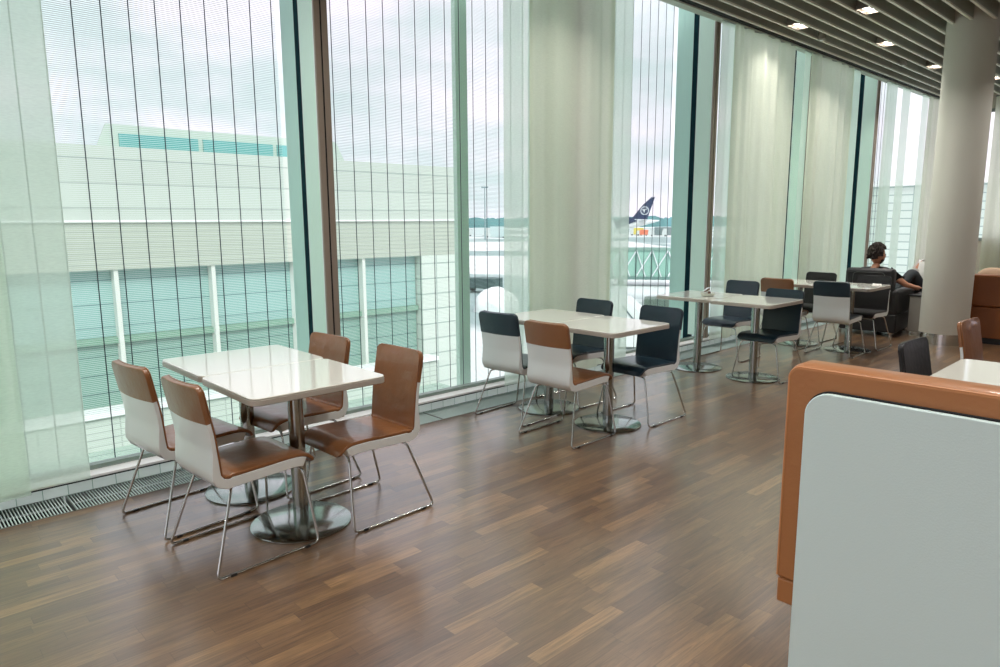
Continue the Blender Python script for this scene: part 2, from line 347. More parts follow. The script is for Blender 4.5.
# ceiling downlights: twin lamp boxes between the baffles, with their light
lights = [(8.03, 3.73, 'downlight nearest the window wall, left of the others in view'), (8.01, 2.97, 'downlight at the top of the view above the third table'), (9.65, 3.32, 'downlight between the nearest lit one and the column'),
          (11.58, 3.32, 'downlight just left of the white column'), (13.2, 2.95, 'downlight just right of the white column')]
d0 = None
def downlight(x, y, lab, grp=None):
    global d0
    yy = 4.005 - .185 * (round((4.005 - y) / .185 - .5) + .5)
    if d0 is None:
        d0 = thing('downlight', lab, 'ceiling light', (x, yy, 3.63))
        bm = bmesh.new(); box(bm, -.13, .13, -.068, -.062, -.03, .08); box(bm, -.13, .13, .062, .068, -.03, .08); box(bm, -.13, -.124, -.0619, .0619, -.03, .08); box(bm, .124, .13, -.0619, .0619, -.03, .08); box(bm, -.12, .12, -.06, .06, .05, .06)
        box(bm, -.006, .006, -.06, .06, -.02, .05)
        obj('housing', bm, lamp_house, d0)
        for s in (-1, 1):
            bm = bmesh.new(); lathe(bm, [(.046, -.008), (.05, 0), (.03, .03)], 24, (s * .064, 0)); obj('lamp', bm, lamp_glow, d0, smooth=True)
        r = d0
    else:
        r = copy_tree(d0, (x, yy, 3.635), 0, lab, grp)
    ld = bpy.data.lights.new('downlight_beam', 'AREA'); ld.shape = 'RECTANGLE'; ld.size = .22; ld.size_y = .11; ld.energy = 7; ld.color = (1, .95, .9); ld.spread = radians(125)
    lo = bpy.data.objects.new('downlight_beam', ld); COL.objects.link(lo); lo.parent = r; lo.location = (0, 0, -.045)
for a in lights: downlight(*a)
for y in (3.15, 1.1, -1.0, -3.2):  # unseen downlights added to brighten the rest of the room
    for x in (-4.5, -1.5, 1.5, 4.5): downlight(x, y, 'twin ceiling downlight added out of view as fill light', 'added fill downlights outside the view')
for y in (.9, -1.2): downlight(9.5, y, 'twin ceiling downlight added out of view as fill light', 'added fill downlights outside the view')
# small dark fittings between the baffles
for x, y, lab in ((8.67, 3.73, 'small grey ceiling sensor between the first two lit downlights'), (10.9, 3.54, 'small grey ceiling sensor close to the column')):
    s_ = thing('ceiling_sensor', lab, 'sensor', (x, y, 3.56)); bm = bmesh.new(); lathe(bm, [(.03, 0), (.045, .01), (.045, .10), (.01, .2)], 20); obj('body', bm, lamp_house, s_, smooth=True)
    bm = bmesh.new(); lathe(bm, [(.018, -.012), (.024, -.0005)], 16); obj('lens', bm, shell_white, s_, smooth=True)

# ================================================================== column
c_ = thing('column', 'thick round cream column with a chrome base ring', 'column', (9.43, 2.385, 0))
bm = bmesh.new(); lathe(bm, [(.253, .13), (.253, 3.94)], 72); obj('shaft', bm, column_mat, c_, smooth=True)
bm = bmesh.new(); lathe(bm, [(.238, 0), (.238, .1295)], 72); obj('base_ring', bm, chrome, c_, smooth=True)

# ================================================================== curtains
def curtain(name_label, segs, y0=4.12, z0=.10, z1=3.578):
    """segs: list of (x0, x1, amp, wavelength, material index)"""
    c = thing('curtain', name_label, 'curtain', (segs[0][0], y0, 0)); ox = segs[0][0]
    for (a, b, amp, wl, mi, dy) in segs:
        n = max(10, int((b - a) / .012)); bm = bmesh.new(); rows = 12; grid = []
        ph = random.random() * 6
        for i in range(n + 1):
            x = a + (b - a) * i / n; col = []
            for j in range(rows + 1):
                z = z0 + (z1 - z0) * j / rows; sw = .7 + .3 * (1 - j / rows)
                u = x * 2 * pi / wl + ph + .5 * sin(x * 7.3 + z * .25)
                yy = dy + amp * sw * (sin(u) + .35 * sin(2.3 * u + 1) + .3 * sin(.43 * u + z * .2))
                col.append(bm.verts.new((x - ox, yy, z)))
            grid.append(col)
        for i in range(n):
            for j in range(rows): bm.faces.new([grid[i][j], grid[i + 1][j], grid[i + 1][j + 1], grid[i][j + 1]])
        o = obj('sheer_panel' if mi == 0 else 'gathered_panel', bm, [sheer, sheer_dense][mi], c, smooth=True)
        hem = bmesh.new()
        pts = [(v[0].co.x, v[0].co.y, v[0].co.z) for v in grid] if False else None
    L = segs[-1][1] - ox
    obj('track', B(0, L, -.012, .012, z1, z1 + .006), grey_alu, c)
    return c
curtain('pale sheer curtain at the far left edge of the view', [(-1.8, .52, .018, .30, 0, -.03), (-1.8, .80, .006, .5, 0, .02)])
curtain('wide pale curtain with sheer edges behind the second table', [(3.87, 4.17, .006, .4, 0, .0), (4.12, 5.22, .022, .42, 1, -.02), (5.18, 5.52, .008, .3, 0, .0)])
curtain('gathered beige curtain behind the third table', [(7.10, 7.38, .006, .4, 0, .0), (7.34, 8.80, .03, .30, 1, -.02)])
curtain('gathered beige curtain behind the fourth table', [(9.12, 9.3, .006, .3, 0, .0), (9.26, 10.66, .03, .30, 1, -.02), (10.62, 10.95, .008, .3, 0, .0)])
curtain('sheer pale curtain in the window behind the seated person', [(12.05, 12.5, .01, .3, 0, .0), (12.75, 13.1, .01, .3, 0, 0)])
curtain('narrow beige curtain just left of the white column', [(13.75, 14.1, .006, .3, 0, .0), (14.05, 15.22, .03, .2, 1, -.02)])
# curtain on the end wall
cw = thing('curtain', 'pale curtain on the end wall, right of the white column', 'curtain', (XR - .16, 0, 0))
bm = bmesh.new(); grid = []
for i in range(260):
    y = 3.36 - i * .02; grid.append([bm.verts.new((.022 * sin(y * 30) + .01 * sin(y * 13), y, z)) for z in (.05, 1.2, 2.4, 3.6)])
for i in range(259):
    for j in range(3): bm.faces.new([grid[i][j], grid[i + 1][j], grid[i + 1][j + 1], grid[i][j + 1]])
obj('gathered_panel', bm, sheer_dense, cw, smooth=True); obj('track', B(-.015, .015, -1.83, 3.37, 3.6, 3.62), grey_alu, cw)

# ================================================================== chairs
def spline(P, n=10):
    out = []
    for i in range(len(P) - 1):
        p0, p1, p2, p3 = P[max(i - 1, 0)], P[i], P[i + 1], P[min(i + 2, len(P) - 1)]
        for k in range(n):
            t = k / n
            out.append(tuple(.5 * ((2 * p1[a]) + (-p0[a] + p2[a]) * t + (2 * p0[a] - 5 * p1[a] + 4 * p2[a] - p3[a]) * t * t + (-p0[a] + 3 * p1[a] - 3 * p2[a] + p3[a]) * t ** 3) for a in (0, 1)))
    out.append(P[-1]); return out
PROF = spline([(-.252, .812), (-.232, .70), (-.214, .60), (-.198, .51), (-.187, .445), (-.180, .418), (-.160, .401), (-.125, .398), (-.05, .400), (.04, .403), (.12, .406), (.180, .405), (.215, .397), (.236, .382), (.246, .362)], 8)
ACC = [0]
for a, b in zip(PROF, PROF[1:]): ACC.append(ACC[-1] + math.dist(a, b))
LEN = ACC[-1]
def at(s):
    s = max(0, min(LEN, s))
    for i in range(len(ACC) - 1):
        if s <= ACC[i + 1]: break
    t = (s - ACC[i]) / (ACC[i + 1] - ACC[i]); p = [PROF[i][k] * (1 - t) + PROF[i + 1][k] * t for k in (0, 1)]
    i0, i1 = max(0, i - 2), min(len(PROF) - 1, i + 3); tx, tz = PROF[i1][0] - PROF[i0][0], PROF[i1][1] - PROF[i0][1]; l = math.hypot(tx, tz); tx /= l; tz /= l
    return p, (-tz, tx)
def sheet(bm, s0, s1, d0, d1, hw, rc0=0, rc1=0, puff=0, nv=12, ns=34):
    """solid strip that follows the chair profile between offsets d0 and d1"""
    ss = []
    for k in range(ns + 1):
        t = k / ns; t = t - .12 * sin(2 * pi * t) / (2 * pi) * 2; ss.append(s0 + (s1 - s0) * t)
    top, bot = [], []
    for s in ss:
        p, n = at(s); w = hw
        if rc0 and s - s0 < rc0: w = hw - rc0 + sqrt(max(0, rc0 ** 2 - (rc0 - (s - s0)) ** 2))
        if rc1 and s1 - s < rc1: w = hw - rc1 + sqrt(max(0, rc1 ** 2 - (rc1 - (s1 - s)) ** 2))
        A, Bq = [], []
        bk = max(0, 1 - s / .40)
        for j in range(nv + 1):
            v = -1 + 2 * j / nv; c = .014 * v * v * min(1, bk * 2.2) + .005 * v * v * (1 if s > .45 else 0)
            y = v * w
            e = (1 - v ** 4) * min(1, (s - s0) / .05, (s1 - s) / .05) * puff
            dd = d0(s) if callable(d0) else d0
            A.append(bm.verts.new((p[0] + n[0] * (d1 + c + e), y, p[1] + n[1] * (d1 + c + e)))); Bq.append(bm.verts.new((p[0] + n[0] * (dd + c), y, p[1] + n[1] * (dd + c))))
        top.append(A); bot.append(Bq)
    for i in range(ns):
        for j in range(nv):
            bm.faces.new([top[i][j], top[i + 1][j], top[i + 1][j + 1], top[i][j + 1]]); bm.faces.new([bot[i][j], bot[i][j + 1], bot[i + 1][j + 1], bot[i + 1][j]])
        bm.faces.new([top[i][0], bot[i][0], bot[i + 1][0], top[i + 1][0]]); bm.faces.new([top[i][nv], top[i + 1][nv], bot[i + 1][nv], bot[i][nv]])
    for j in range(nv):
        bm.faces.new([top[0][j], top[0][j + 1], bot[0][j + 1], bot[0][j]]); bm.faces.new([top[ns][j], bot[ns][j], bot[ns][j + 1], top[ns][j + 1]])
    return bm
SB = .415    # where back meets seat along the profile
def make_chair(leather, label, loc, rz, group):
    t = thing('chair', label, 'chair', loc, rz, group)
    obj('shell', sheet(bmesh.new(), .155, LEN - .03, lambda s: -.0135 - .027 * max(0, min(1, (s - .28) / .14)), .004, .187, .0, .03), shell_white, t, smooth=True, bevel=.006)
    bm = sheet(bmesh.new(), 0, SB, .004, .013, .186, .04, 0, .004); sheet(bm, .001, .163, -.0155, .0045, .188, .04, 0, 0)
    obj('back_pad', bm, leather, t, smooth=True, bevel=.007)
    obj('seat_pad', sheet(bmesh.new(), SB + .003, LEN, .0045, .020, .187, 0, .03, .007), leather, t, smooth=True, bevel=.007)
    r = .0062
    for s in (-1, 1):
        bm = bmesh.new()
        tube(bm, [(-.10, s * .10, .352), (-.135, s * .172, .352), (-.25, s * .238, r), (.232, s * .238, r), (.205, s * .172, .352), (.18, s * .10, .352)], r, 10, fil=.03)
        obj('leg', bm, chrome, t, smooth=True)
        for gx in (-.18, .17):
            bm = bmesh.new(); box(bm, gx - .013, gx + .013, s * .238 - .007, s * .238 + .007, 0, .011); obj('glide', bm, black_plastic, t)
    bm = bmesh.new(); tube(bm, [(-.10, -.105, .352), (-.10, .105, .352)], r, 8); tube(bm, [(.18, -.105, .352), (.18, .105, .352)], r, 8)
    box(bm, -.09, .17, -.09, -.06, .348, .357); box(bm, -.09, .17, .06, .09, .348, .357); obj('seat_frame', bm, chrome, t, smooth=True)
    return t
D = radians
tan0 = make_chair(tan_leather, 'tan leather chair with white shell, left of the first table, nearer us', (1.175, 2.995, 0), D(4), 'chairs around the window tables')
copy_tree(tan0, (1.12, 3.54, 0), D(7), 'tan leather chair with white shell, left of the first table, nearer the window')
copy_tree(tan0, (1.75, 3.59, 0), D(185), 'tan leather chair facing left behind the first table, nearer the window')
copy_tree(tan0, (1.81, 2.98, 0), D(182), 'tan leather chair facing left at the first table, nearer the viewer')
copy_tree(tan0, (3.49, 3.08, 0), D(2), 'tan leather chair with white shell, nearer side of the second table')
copy_tree(tan0, (7.83, 3.60, 0), D(2), 'tan leather chair seen behind the third table, left side of the fourth table')
navy0 = make_chair(navy_leather, 'navy leather chair with white shell back, left of the second table by the window', (3.60, 3.67, 0), D(4), 'chairs around the window tables')
copy_tree(navy0, (4.27, 3.69, 0), D(180), 'navy leather chair half hidden by the second table, nearer the window')
copy_tree(navy0, (4.24, 3.01, 0), D(180), 'navy leather chair facing left at the second table, nearer the viewer')
copy_tree(navy0, (6.81, 3.71, 0), D(180), 'navy leather chair facing left at the third table, nearer the window')
copy_tree(navy0, (6.20, 2.97, 0), D(177), 'navy leather chair pushed under the third table, nearer the viewer')
copy_tree(navy0, (7.83, 3.00, 0), D(2), 'navy leather chair with white shell back, left side of the fourth table')
black0 = make_chair(black_leather, 'black leather chair at the fourth table, in front of the curtain', (8.60, 3.62, 0), D(178), 'chairs around the window tables')
copy_tree(black0, (8.50, 2.96, 0), D(180), 'black leather chair facing left in front of the dark armchair')
copy_tree(black0, (4.15, .95, 0), D(-92), 'black leather chair behind the tan bench, only its backrest showing')
copy_tree(tan0, (5.27, .96, 0), D(-92), 'tan leather chair behind the bench, right of the white column base')

# ================================================================== tables
def make_table(label, loc, rz, w=.668, d=.5985, group='pedestal tables along the window'):
    t = thing('table', label, 'table', loc, rz, group)
    def slab(w_, d_, r, z0, z1, b=.003):
        L = lambda k, z: [(x, y, z) for x, y in rrect(w_ - 2 * k, d_ - 2 * k, r - k)]
        return prism(bmesh.new(), [L(b, z0), L(0, z0 + b), L(0, z1 - b), L(b, z1)])
    obj('tabletop', slab(w - .002, d - .002, .045, .7305, .738), laminate, t, smooth=True)
    obj('edge_band', slab(w, d, .046, .704, .7300), edge_mat, t, smooth=True)
    bm = lathe(bmesh.new(), [(.037, .0135), (.037, .692)], 32); obj('pedestal', bm, steel, t, smooth=True)
    bm = lathe(bmesh.new(), [(.12, .692), (.12, .7035)], 32); obj('mounting_plate', bm, black_plastic, t, smooth=True)
    bm = lathe(bmesh.new(), [(.236, 0), (.24, .003), (.24, .008), (.232, .0125), (.05, .0134)], 72); obj('base_plate', bm, steel, t, smooth=True)
    return t
T0 = make_table('near half of the first white pedestal table, the one closest to the viewer', (1.468, 3.035, 0), 0)
copy_tree(T0, (1.474, 3.635, 0), 0, 'far half of the first white pedestal table, close to the window')
copy_tree(T0, (3.885, 3.045, 0), 0, 'near half of the second white pedestal table')
copy_tree(T0, (3.90, 3.645, 0), 0, 'far half of the second white pedestal table, beside the curtain')
copy_tree(T0, (6.04, 3.04, 0), 0, 'near half of the third white pedestal table, over the pushed-in navy chair')
copy_tree(T0, (6.08, 3.655, 0), D(1), 'far half of the third white pedestal table, with a small dish on it')
copy_tree(T0, (8.13, 2.98, 0), 0, 'near half of the fourth white pedestal table, with a folded napkin')
copy_tree(T0, (8.17, 3.585, 0), 0, 'far half of the fourth white pedestal table, in front of the curtain')
copy_tree(T0, (3.88, .66, 0), D(1), 'white table behind the tan bench, at the right edge of the view')
copy_tree(T0, (5.08, .62, 0), D(1), 'white table mostly out of view at the right, behind the tan chair')
# small dish on the far half of the third table
dsh = thing('dish', 'small clear glass dish with sachets on the third table', 'dish', (6.02, 3.53, .738))
bm = lathe(bmesh.new(), [(.045, 0), (.06, .004), (.075, .03), (.071, .03), (.056, .008), (.01, .007)], 28); obj('bowl', bm, mat('dish_glass', srgb(205, 210, 200), .1, coat=.5), dsh, smooth=True)
for k in range(4):
    bm = bmesh.new(); box(bm, -.03, .03, -.012, .012, 0, .004, Matrix.Translation((.0, .01 * k - .015, .030 + .012 * k)) @ Matrix.Rotation(.6 + k * .7, 4, 'Z') @ Matrix.Rotation(.5, 4, 'Y')); obj('sachet', bm, [mat('sachet_brown', srgb(120, 84, 60), .6), shell_white][k % 2], dsh)
bm = bmesh.new(); box(bm, -.06, .06, -.045, .045, .0005, .004); box(bm, -.055, .055, -.04, .045, .004, .009)
tag(obj('napkin', bm, mat('paper_white', srgb(240, 238, 232), .8)), 'folded white napkin on the fourth table corner', 'napkin'); bpy.context.view_layer.update()
nk = bpy.data.objects['napkin']; nk.location = (8.36, 2.80, .738); nk.rotation_euler = (0, 0, .3)

# ================================================================== tan bench in the foreground
bn = thing('bench', 'tan leather bench with a pale blue-grey back panel, in the right foreground', 'bench', (2.0, .84, 0))
def yz_round(y0, y1, z0, z1, r, x):   # outline in the YZ plane, rounded at both top corners
    P = [(x, y0, z0), (x, y1, z0)]
    for k in range(9): a = radians(90 * k / 8); P.append((x, y1 - r + r * cos(a), z1 - r + r * sin(a)))
    for k in range(9): a = radians(90 + 90 * k / 8); P.append((x, y0 + r + r * cos(a), z1 - r + r * sin(a)))
    return P
obj('back_panel', prism(bmesh.new(), [yz_round(-1.95, 0, .03, .966, .07, 0), yz_round(-1.95, 0, .03, .966, .07, .018)]), panel_mat, bn, smooth=True, bevel=.003)
obj('panel_rim', prism(bmesh.new(), [yz_round(-1.955, .004, .026, .970, .072, .0185), yz_round(-1.955, .004, .026, .970, .072, .0295)]), gap_black, bn, smooth=True)
bk = obj('back_cushion', prism(bmesh.new(), [yz_round(-2.02, .066, .345, 1.028, .035, .030), yz_round(-2.03, .068, .345, 1.036, .04, .05), yz_round(-2.03, .068, .345, 1.036, .04, .12), yz_round(-2.02, .066, .345, 1.028, .035, .14)]), tan_bench, bn, smooth=True, bevel=.008)
obj('lower_cushion', prism(bmesh.new(), [yz_round(-2.02, .064, .262, .343, .006, .032), yz_round(-2.02, .064, .262, .343, .006, .138)]), tan_bench, bn, smooth=True, bevel=.008)
def rimtube(x, y0, y1, z0, z1, r, rr=.0022):
    P = yz_round(y0, y1, z0, z1, r, x)[1:]; P[0] = (x, y1, z0); P.append((x, y0, z0)); return tube(bmesh.new(), P, rr, 6)
obj('piping', rimtube(.0335, -2.022, .0655, .35, 1.026, .036, .0032), mat('seam_tan', srgb(204, 140, 92), .5), bk, smooth=True)
obj('seat', B(.145, .62, -2.02, .06, .34, .45), tan_bench, bn, bevel=.02)
obj('plinth', B(.16, .58, -1.98, .02, 0, .3395), black_plastic, bn)

# ================================================================== booth behind the column
bt = thing('bench', 'high-backed tan booth bench right behind the white column', 'bench', (9.68, 2.3, 0))
obj('back_cushion', B(0, .14, -2.6, 0, .44, .815), booth_leather, bt, bevel=.02)
obj('lower_back', B(.004, .136, -2.6, 0, .07, .436), booth_leather, bt, bevel=.012)
obj('seat', B(.145, .65, -2.6, 0, .30, .45), booth_leather, bt, bevel=.03)
obj('plinth', B(.04, .6, -2.58, -.02, 0, .069), black_plastic, bt)
cu = obj('cushion', bmesh.new(), mat('cushion_beige', srgb(206, 176, 148), .8)); me = cu.data; bm = bmesh.new(); bmesh.ops.create_uvsphere(bm, u_segments=24, v_segments=14, radius=1)
for v in bm.verts: v.co = Vector((v.co.x * .09, math.copysign(abs(v.co.y) ** .7, v.co.y) * .22, math.copysign(abs(v.co.z) ** .8, v.co.z) * .22))
bm.to_mesh(me); bm.free(); [setattr(f, 'use_smooth', True) for f in me.polygons]; cu.location = (9.93, 2.02, .67); tag(cu, 'beige cushion leaning on the seat behind the high tan booth back', 'cushion')

# ================================================================== armchairs
def armchair(label, loc, rz):
    a = thing('armchair', label, 'armchair', loc, rz)
    obj('base', B(0, .78, -.36, .31, .05, .28), black_leather, a, bevel=.02)
    obj('backrest', B(-.02, .14, -.30, .27, .281, .852), black_leather, a, bevel=.045)
    obj('back_cushion', B(.145, .25, -.24, .19, .40, .80), black_leather, a, bevel=.04)
    obj('seat_cushion', B(.15, .76, -.24, .19, .281, .39), black_leather, a, bevel=.035)
    for s in (-1, 1): obj('armrest', B(.0, .80, (-.36 if s < 0 else .195), (-.245 if s < 0 else .31), .281, .585), black_leather, a, bevel=.03)
    bm = bmesh.new()
    tube(bm, [(-.024, -.20, .50), (-.024, -.20, .80), (-.024, .17, .80), (-.024, .17, .50)], .004, 6, fil=.05); obj('piping', bm, mat('grey_piping', srgb(84, 86, 84), .5), a, smooth=True)
    for x in (.04, .72):
        for y in (-.3, .3): bm = lathe(bmesh.new(), [(.018, 0), (.022, .0495)], 12, (x, y)); obj('foot', bm, chrome, a, smooth=True)
    return a
armchair('dark leather armchair with its back to the viewer, a person sitting in it', (9.42, 3.27, 0), D(4))
armchair('dark leather armchair beyond the column, turned towards the window wall', (11.68, 3.02, 0), D(176))
sb = thing('side_table', 'pale grey box side table between the dark armchair and the column', 'side table', (9.98, 2.74, 0))
obj('body', B(-.22, .22, -.17, .13, .05, .50), mat('side_grey', srgb(150, 148, 140), .5), sb, bevel=.006); obj('top', B(-.23, .23, -.18, .14, .5005, .52), black_plastic, sb, bevel=.004); obj('plinth', B(-.2, .2, -.15, .11, 0, .0495), chrome, sb)

# ================================================================== people
skin = mat('skin', srgb(196, 140, 112), .5, bump=(40, .05)); hair_m = mat('dark_hair', srgb(38, 26, 20), .7, bump=(90, .8)); shirt_b = mat('black_shirt', srgb(22, 24, 27), .85, bump=(18, .3)); trouser = mat('dark_trousers', srgb(52, 58, 62), .8, bump=(18, .3)); shirt_w = mat('white_shirt', srgb(225, 222, 218), .8, bump=(16, .3))
def skinmesh(name, V, E, R, material, parent, root=0, sub=2):
    me = bpy.data.meshes.new(name); me.from_pydata([Vector(v) for v in V], E, []); o = link(name, me, material, parent)
    md = o.modifiers.new('skin', 'SKIN'); md.use_smooth_shade = True
    for i, s in enumerate(me.skin_vertices[0].data): r = R[i]; s.radius = r if isinstance(r, tuple) else (r, r); s.use_root = (i == root)
    sv = o.modifiers.new('sub', 'SUBSURF'); sv.levels = sub; sv.render_levels = sub
    return o
def build_person(label, loc, rz, arms, legs, shirt, headrz, lean=0, hair=True):
    """seated figure facing local +x, pelvis above the origin; arms = two lists of shoulder..hand points, legs the same"""
    p = thing('person', label, 'person', loc, rz)
    V = [(0, 0, .50), (-.03, 0, .62), (-.06 - lean * .3, 0, .76), (-.08 - lean * .6, 0, .90), (-.08 - lean * .8, 0, .985), (-.06 - lean, 0, 1.06)]
    R = [(.15, .12), (.15, .11), (.16, .11), (.15, .10), (.055, .055), (.052, .055)]; Ed = [(i, i + 1) for i in range(5)]
    def chain(start, pts, rad):
        b = start
        for q, r in zip(pts, rad): V.append(q); R.append(r); Ed.append((b, len(V) - 1)); b = len(V) - 1
        return b
    for A in arms:
        e = chain(3, A, [(.062, .062), .045, .037, .027, .032, .034]); hb = A[-1]; pr = Vector(A[-1]) - Vector(A[-2]); pr = pr.normalized(); sd = pr.cross(Vector((0, 0, 1))).normalized()
        for k in range(4):
            o1 = Vector(hb) + sd * (k - 1.5) * .021 + pr * .03; o2 = o1 + pr * (.032, .04, .036, .026)[k] + Vector((0, 0, -.012)); o3 = o2 + pr * .02 + Vector((0, 0, -.018))
            chain(e, [tuple(o1), tuple(o2), tuple(o3)], [.0098, .0088, .0075])
        s = -1 if A[0][1] > 0 else 1
        o1 = Vector(hb) - pr * .02 + sd * .038 * s; o2 = o1 + pr * .03 + sd * .02 * s; chain(e, [tuple(o1), tuple(o2)], [.011, .009])
    for G in legs: chain(0, G, [.085, .078, .055, .052, .036, .035, .026])
    skinmesh('body', V, Ed, R, skin, p)
    # shirt over trunk and upper arms
    V2 = [(-.0, 0, .52), (-.03, 0, .62), (-.06 - lean * .3, 0, .76), (-.08 - lean * .6, 0, .90), (-.078 - lean * .75, 0, .985)]; R2 = [(.18, .15), (.18, .15), (.20, .15), (.20, .135), (.085, .08)]; E2 = [(i, i + 1) for i in range(4)]
    for A in arms:
        b = 3
        for q, r in zip(A[:5] if shirt is shirt_w else A[:2], [.095, .066, .052, .044, .038]): V2.append(q); R2.append((r, r)); E2.append((b, len(V2) - 1)); b = len(V2) - 1
    skinmesh('shirt', V2, E2, R2, shirt, p)
    V3 = [(-.01, 0, .50)]; R3 = [(.165, .13)]; E3 = []
    for G in legs:
        b = 0
        for q, r in zip(G[:5], [.10, .092, .072, .066, .052]): V3.append(q); R3.append((r, r)); E3.append((b, len(V3) - 1)); b = len(V3) - 1
    skinmesh('trousers', V3, E3, R3, trouser, p)
    for G in legs:
        a = Vector(G[5]); d = (Vector(G[6]) - Vector(G[5])).normalized(); bm = bmesh.new(); tube(bm, [a - d * .07, a - d * .03, a + d * .06, a + d * .14, a + d * .18], [.03, .045, .046, .042, .02], 12); obj('shoe', bm, shell_white if shirt is shirt_w else black_plastic, p, smooth=True)
    # head: sculpted sphere with face
    hd = bpy.data.objects.new('head_pivot', None)
    hx, hz = -.05 - lean, 1.15
    Mh = Matrix.Translation((hx, 0, hz)) @ Matrix.Rotation(headrz, 4, 'Z')
    bm = bmesh.new(); bmesh.ops.create_uvsphere(bm, u_segments=40, v_segments=28, radius=1)
    for v in bm.verts:
        x, y, z = v.co; w = .076 * (1 - .18 * max(0, -z)); X = x * .095 + (.006 if x < 0 else 0); Y = y * w; Z = z * .118
        if x > .3:
            X += .020 * math.exp(-((y / .16) ** 2 + ((z + .12) / .2) ** 2))            # nose
            X -= .010 * math.exp(-(((abs(y) - .42) / .18) ** 2 + ((z - .08) / .14) ** 2))  # eye sockets
            X += .007 * math.exp(-((y / .3) ** 2 + ((z + .48) / .07) ** 2))           # lips
            X += .010 * math.exp(-((y / .3) ** 2 + ((z + .85) / .15) ** 2))
        X *= (1 - .12 * max(0, -z - .3)); v.co = (X, Y, Z)
    for s in (-1, 1):
        r = bmesh.ops.create_uvsphere(bm, u_segments=14, v_segments=10, radius=1)['verts']
        for v in r: v.co = Vector((v.co.x * .018 - .004, v.co.y * .009 + s * .076, v.co.z * .032 - .008))
    bmesh.ops.transform(bm, matrix=Mh, verts=bm.verts[:]); obj('head', bm, skin, p, smooth=True)
    bm = bmesh.new()
    for s in (-1, 1):
        r = bmesh.ops.create_uvsphere(bm, u_segments=12, v_segments=8, radius=.011)['verts']
        for v in r: v.co += Vector((.081, s * .031, .010))
    bmesh.ops.transform(bm, matrix=Mh, verts=bm.verts[:]); obj('eyes', bm, mat('eye', srgb(60, 50, 44), .2), p, smooth=True)
    if hair:
        bm = bmesh.new(); bmesh.ops.create_icosphere(bm, subdivisions=5, radius=1)
        kill = []
        for v in bm.verts:
            c = v.co.copy(); n_ = noise.noise(c * 5) * .022 + noise.noise(c * 13) * .014 + .004 + .012 * max(0, c.z)
            v.co = Vector((c.x * .102 - .008, c.y * .084, c.z * .122 + .010)) + c * (.008 + n_) + Vector((0, 0, .014 * max(0, c.z)))
            if c.x > .25 and c.z < .42 or (c.z < -.42) or (abs(c.y) > .75 and c.z < -.15 and c.x > -.3): kill.append(v)
        bmesh.ops.delete(bm, geom=kill, context='VERTS'); bmesh.ops.transform(bm, matrix=Mh, verts=bm.verts[:]); obj('hair', bm, hair_m, p, smooth=True)
        if shirt is shirt_b:
            bm = bmesh.new(); bmesh.ops.create_icosphere(bm, subdivisions=4, radius=1); kill = []
            for v in bm.verts:
                c = v.co.copy(); v.co = Vector((c.x * .098, c.y * .079, c.z * .118 - .004))
                if c.z > -.28 or c.x < .05: kill.append(v)
            bmesh.ops.delete(bm, geom=kill, context='VERTS'); bmesh.ops.transform(bm, matrix=Mh, verts=bm.verts[:]); obj('beard', bm, hair_m, p, smooth=True)
    return p
legs1 = [[(.10, .10, .50), (.40, .13, .53), (.42, .13, .50), (.48, .13, .36), (.52, .13, .19), (.54, .13, .16), (.60, .13, .13)], [(.10, -.10, .50), (.40, -.13, .53), (.42, -.13, .50), (.48, -.13, .36), (.52, -.13, .19), (.54, -.13, .16), (.60, -.13, .13)]]
build_person('person with short dark hair in a black t-shirt seated in the dark armchair', (9.84, 3.29, -.15), D(-3),
             [[(-.09, .19, .93), (.00, .25, .74), (.06, .24, .70), (.20, .17, .70), (.26, .15, .70), (.31, .13, .69)], [(-.09, -.19, .93), (-.08, -.30, .84), (-.06, -.36, .79), (.10, -.42, .75), (.17, -.42, .74), (.21, -.40, .735)]],
             legs1, shirt_b, D(-38), .02)
build_person('person in a white top and dark trousers, mostly hidden behind the column', (11.2, 3.02, -.10), D(176),
             [[(-.09, .19, .93), (.02, .25, .74), (.05, .27, .66), (.22, .22, .66), (.28, .20, .66), (.33, .18, .66)], [(-.09, -.19, .93), (.02, -.25, .74), (.05, -.27, .66), (.22, -.22, .66), (.28, -.20, .66), (.33, -.18, .66)]],
             [[(.10, .10, .50), (.40, .13, .53), (.42, .13, .50), (.48, .13, .36), (.52, .13, .19), (.54, .13, .16), (.60, .13, .13)], [(.10, -.10, .54), (.36, -.14, .80), (.40, -.14, .82), (.54, -.20, .66), (.62, -.26, .56), (.66, -.28, .53), (.72, -.32, .55)]], shirt_w, 0, .0)

# ================================================================== outside
GZ = -7.0
ap = bmesh.new(); box(ap, -400, 1500, 5.2, 1600, GZ - .5, GZ)
def apron_mat():
    M = bpy.data.materials.new('apron_ground'); M.use_nodes = True; t = M.node_tree; p = t.nodes['Principled BSDF']; p.inputs['Roughness'].default_value = .8
    c = t.nodes.new('ShaderNodeTexCoord'); mp = t.nodes.new('ShaderNodeMapping'); mp.inputs['Rotation'].default_value = (0, 0, D(-32)); mp.inputs['Scale'].default_value = (.018, .004, 1); t.links.new(c.outputs['Object'], mp.inputs['Vector'])
    n = t.nodes.new('ShaderNodeTexNoise'); n.inputs['Scale'].default_value = 1; n.inputs['Detail'].default_value = 3; t.links.new(mp.outputs['Vector'], n.inputs['Vector'])
    r = t.nodes.new('ShaderNodeValToRGB'); r.color_ramp.elements[0].position = .46; r.color_ramp.elements[0].color = (*srgb(150, 168, 168), 1); r.color_ramp.elements[1].position = .54; r.color_ramp.elements[1].color = (*srgb(225, 228, 228), 1)
    t.links.new(n.outputs['Fac'], r.inputs['Fac']); t.links.new(r.outputs['Color'], p.inputs['Base Color']); return M
tag(obj('ground', ap, apron_mat()), kind='structure')
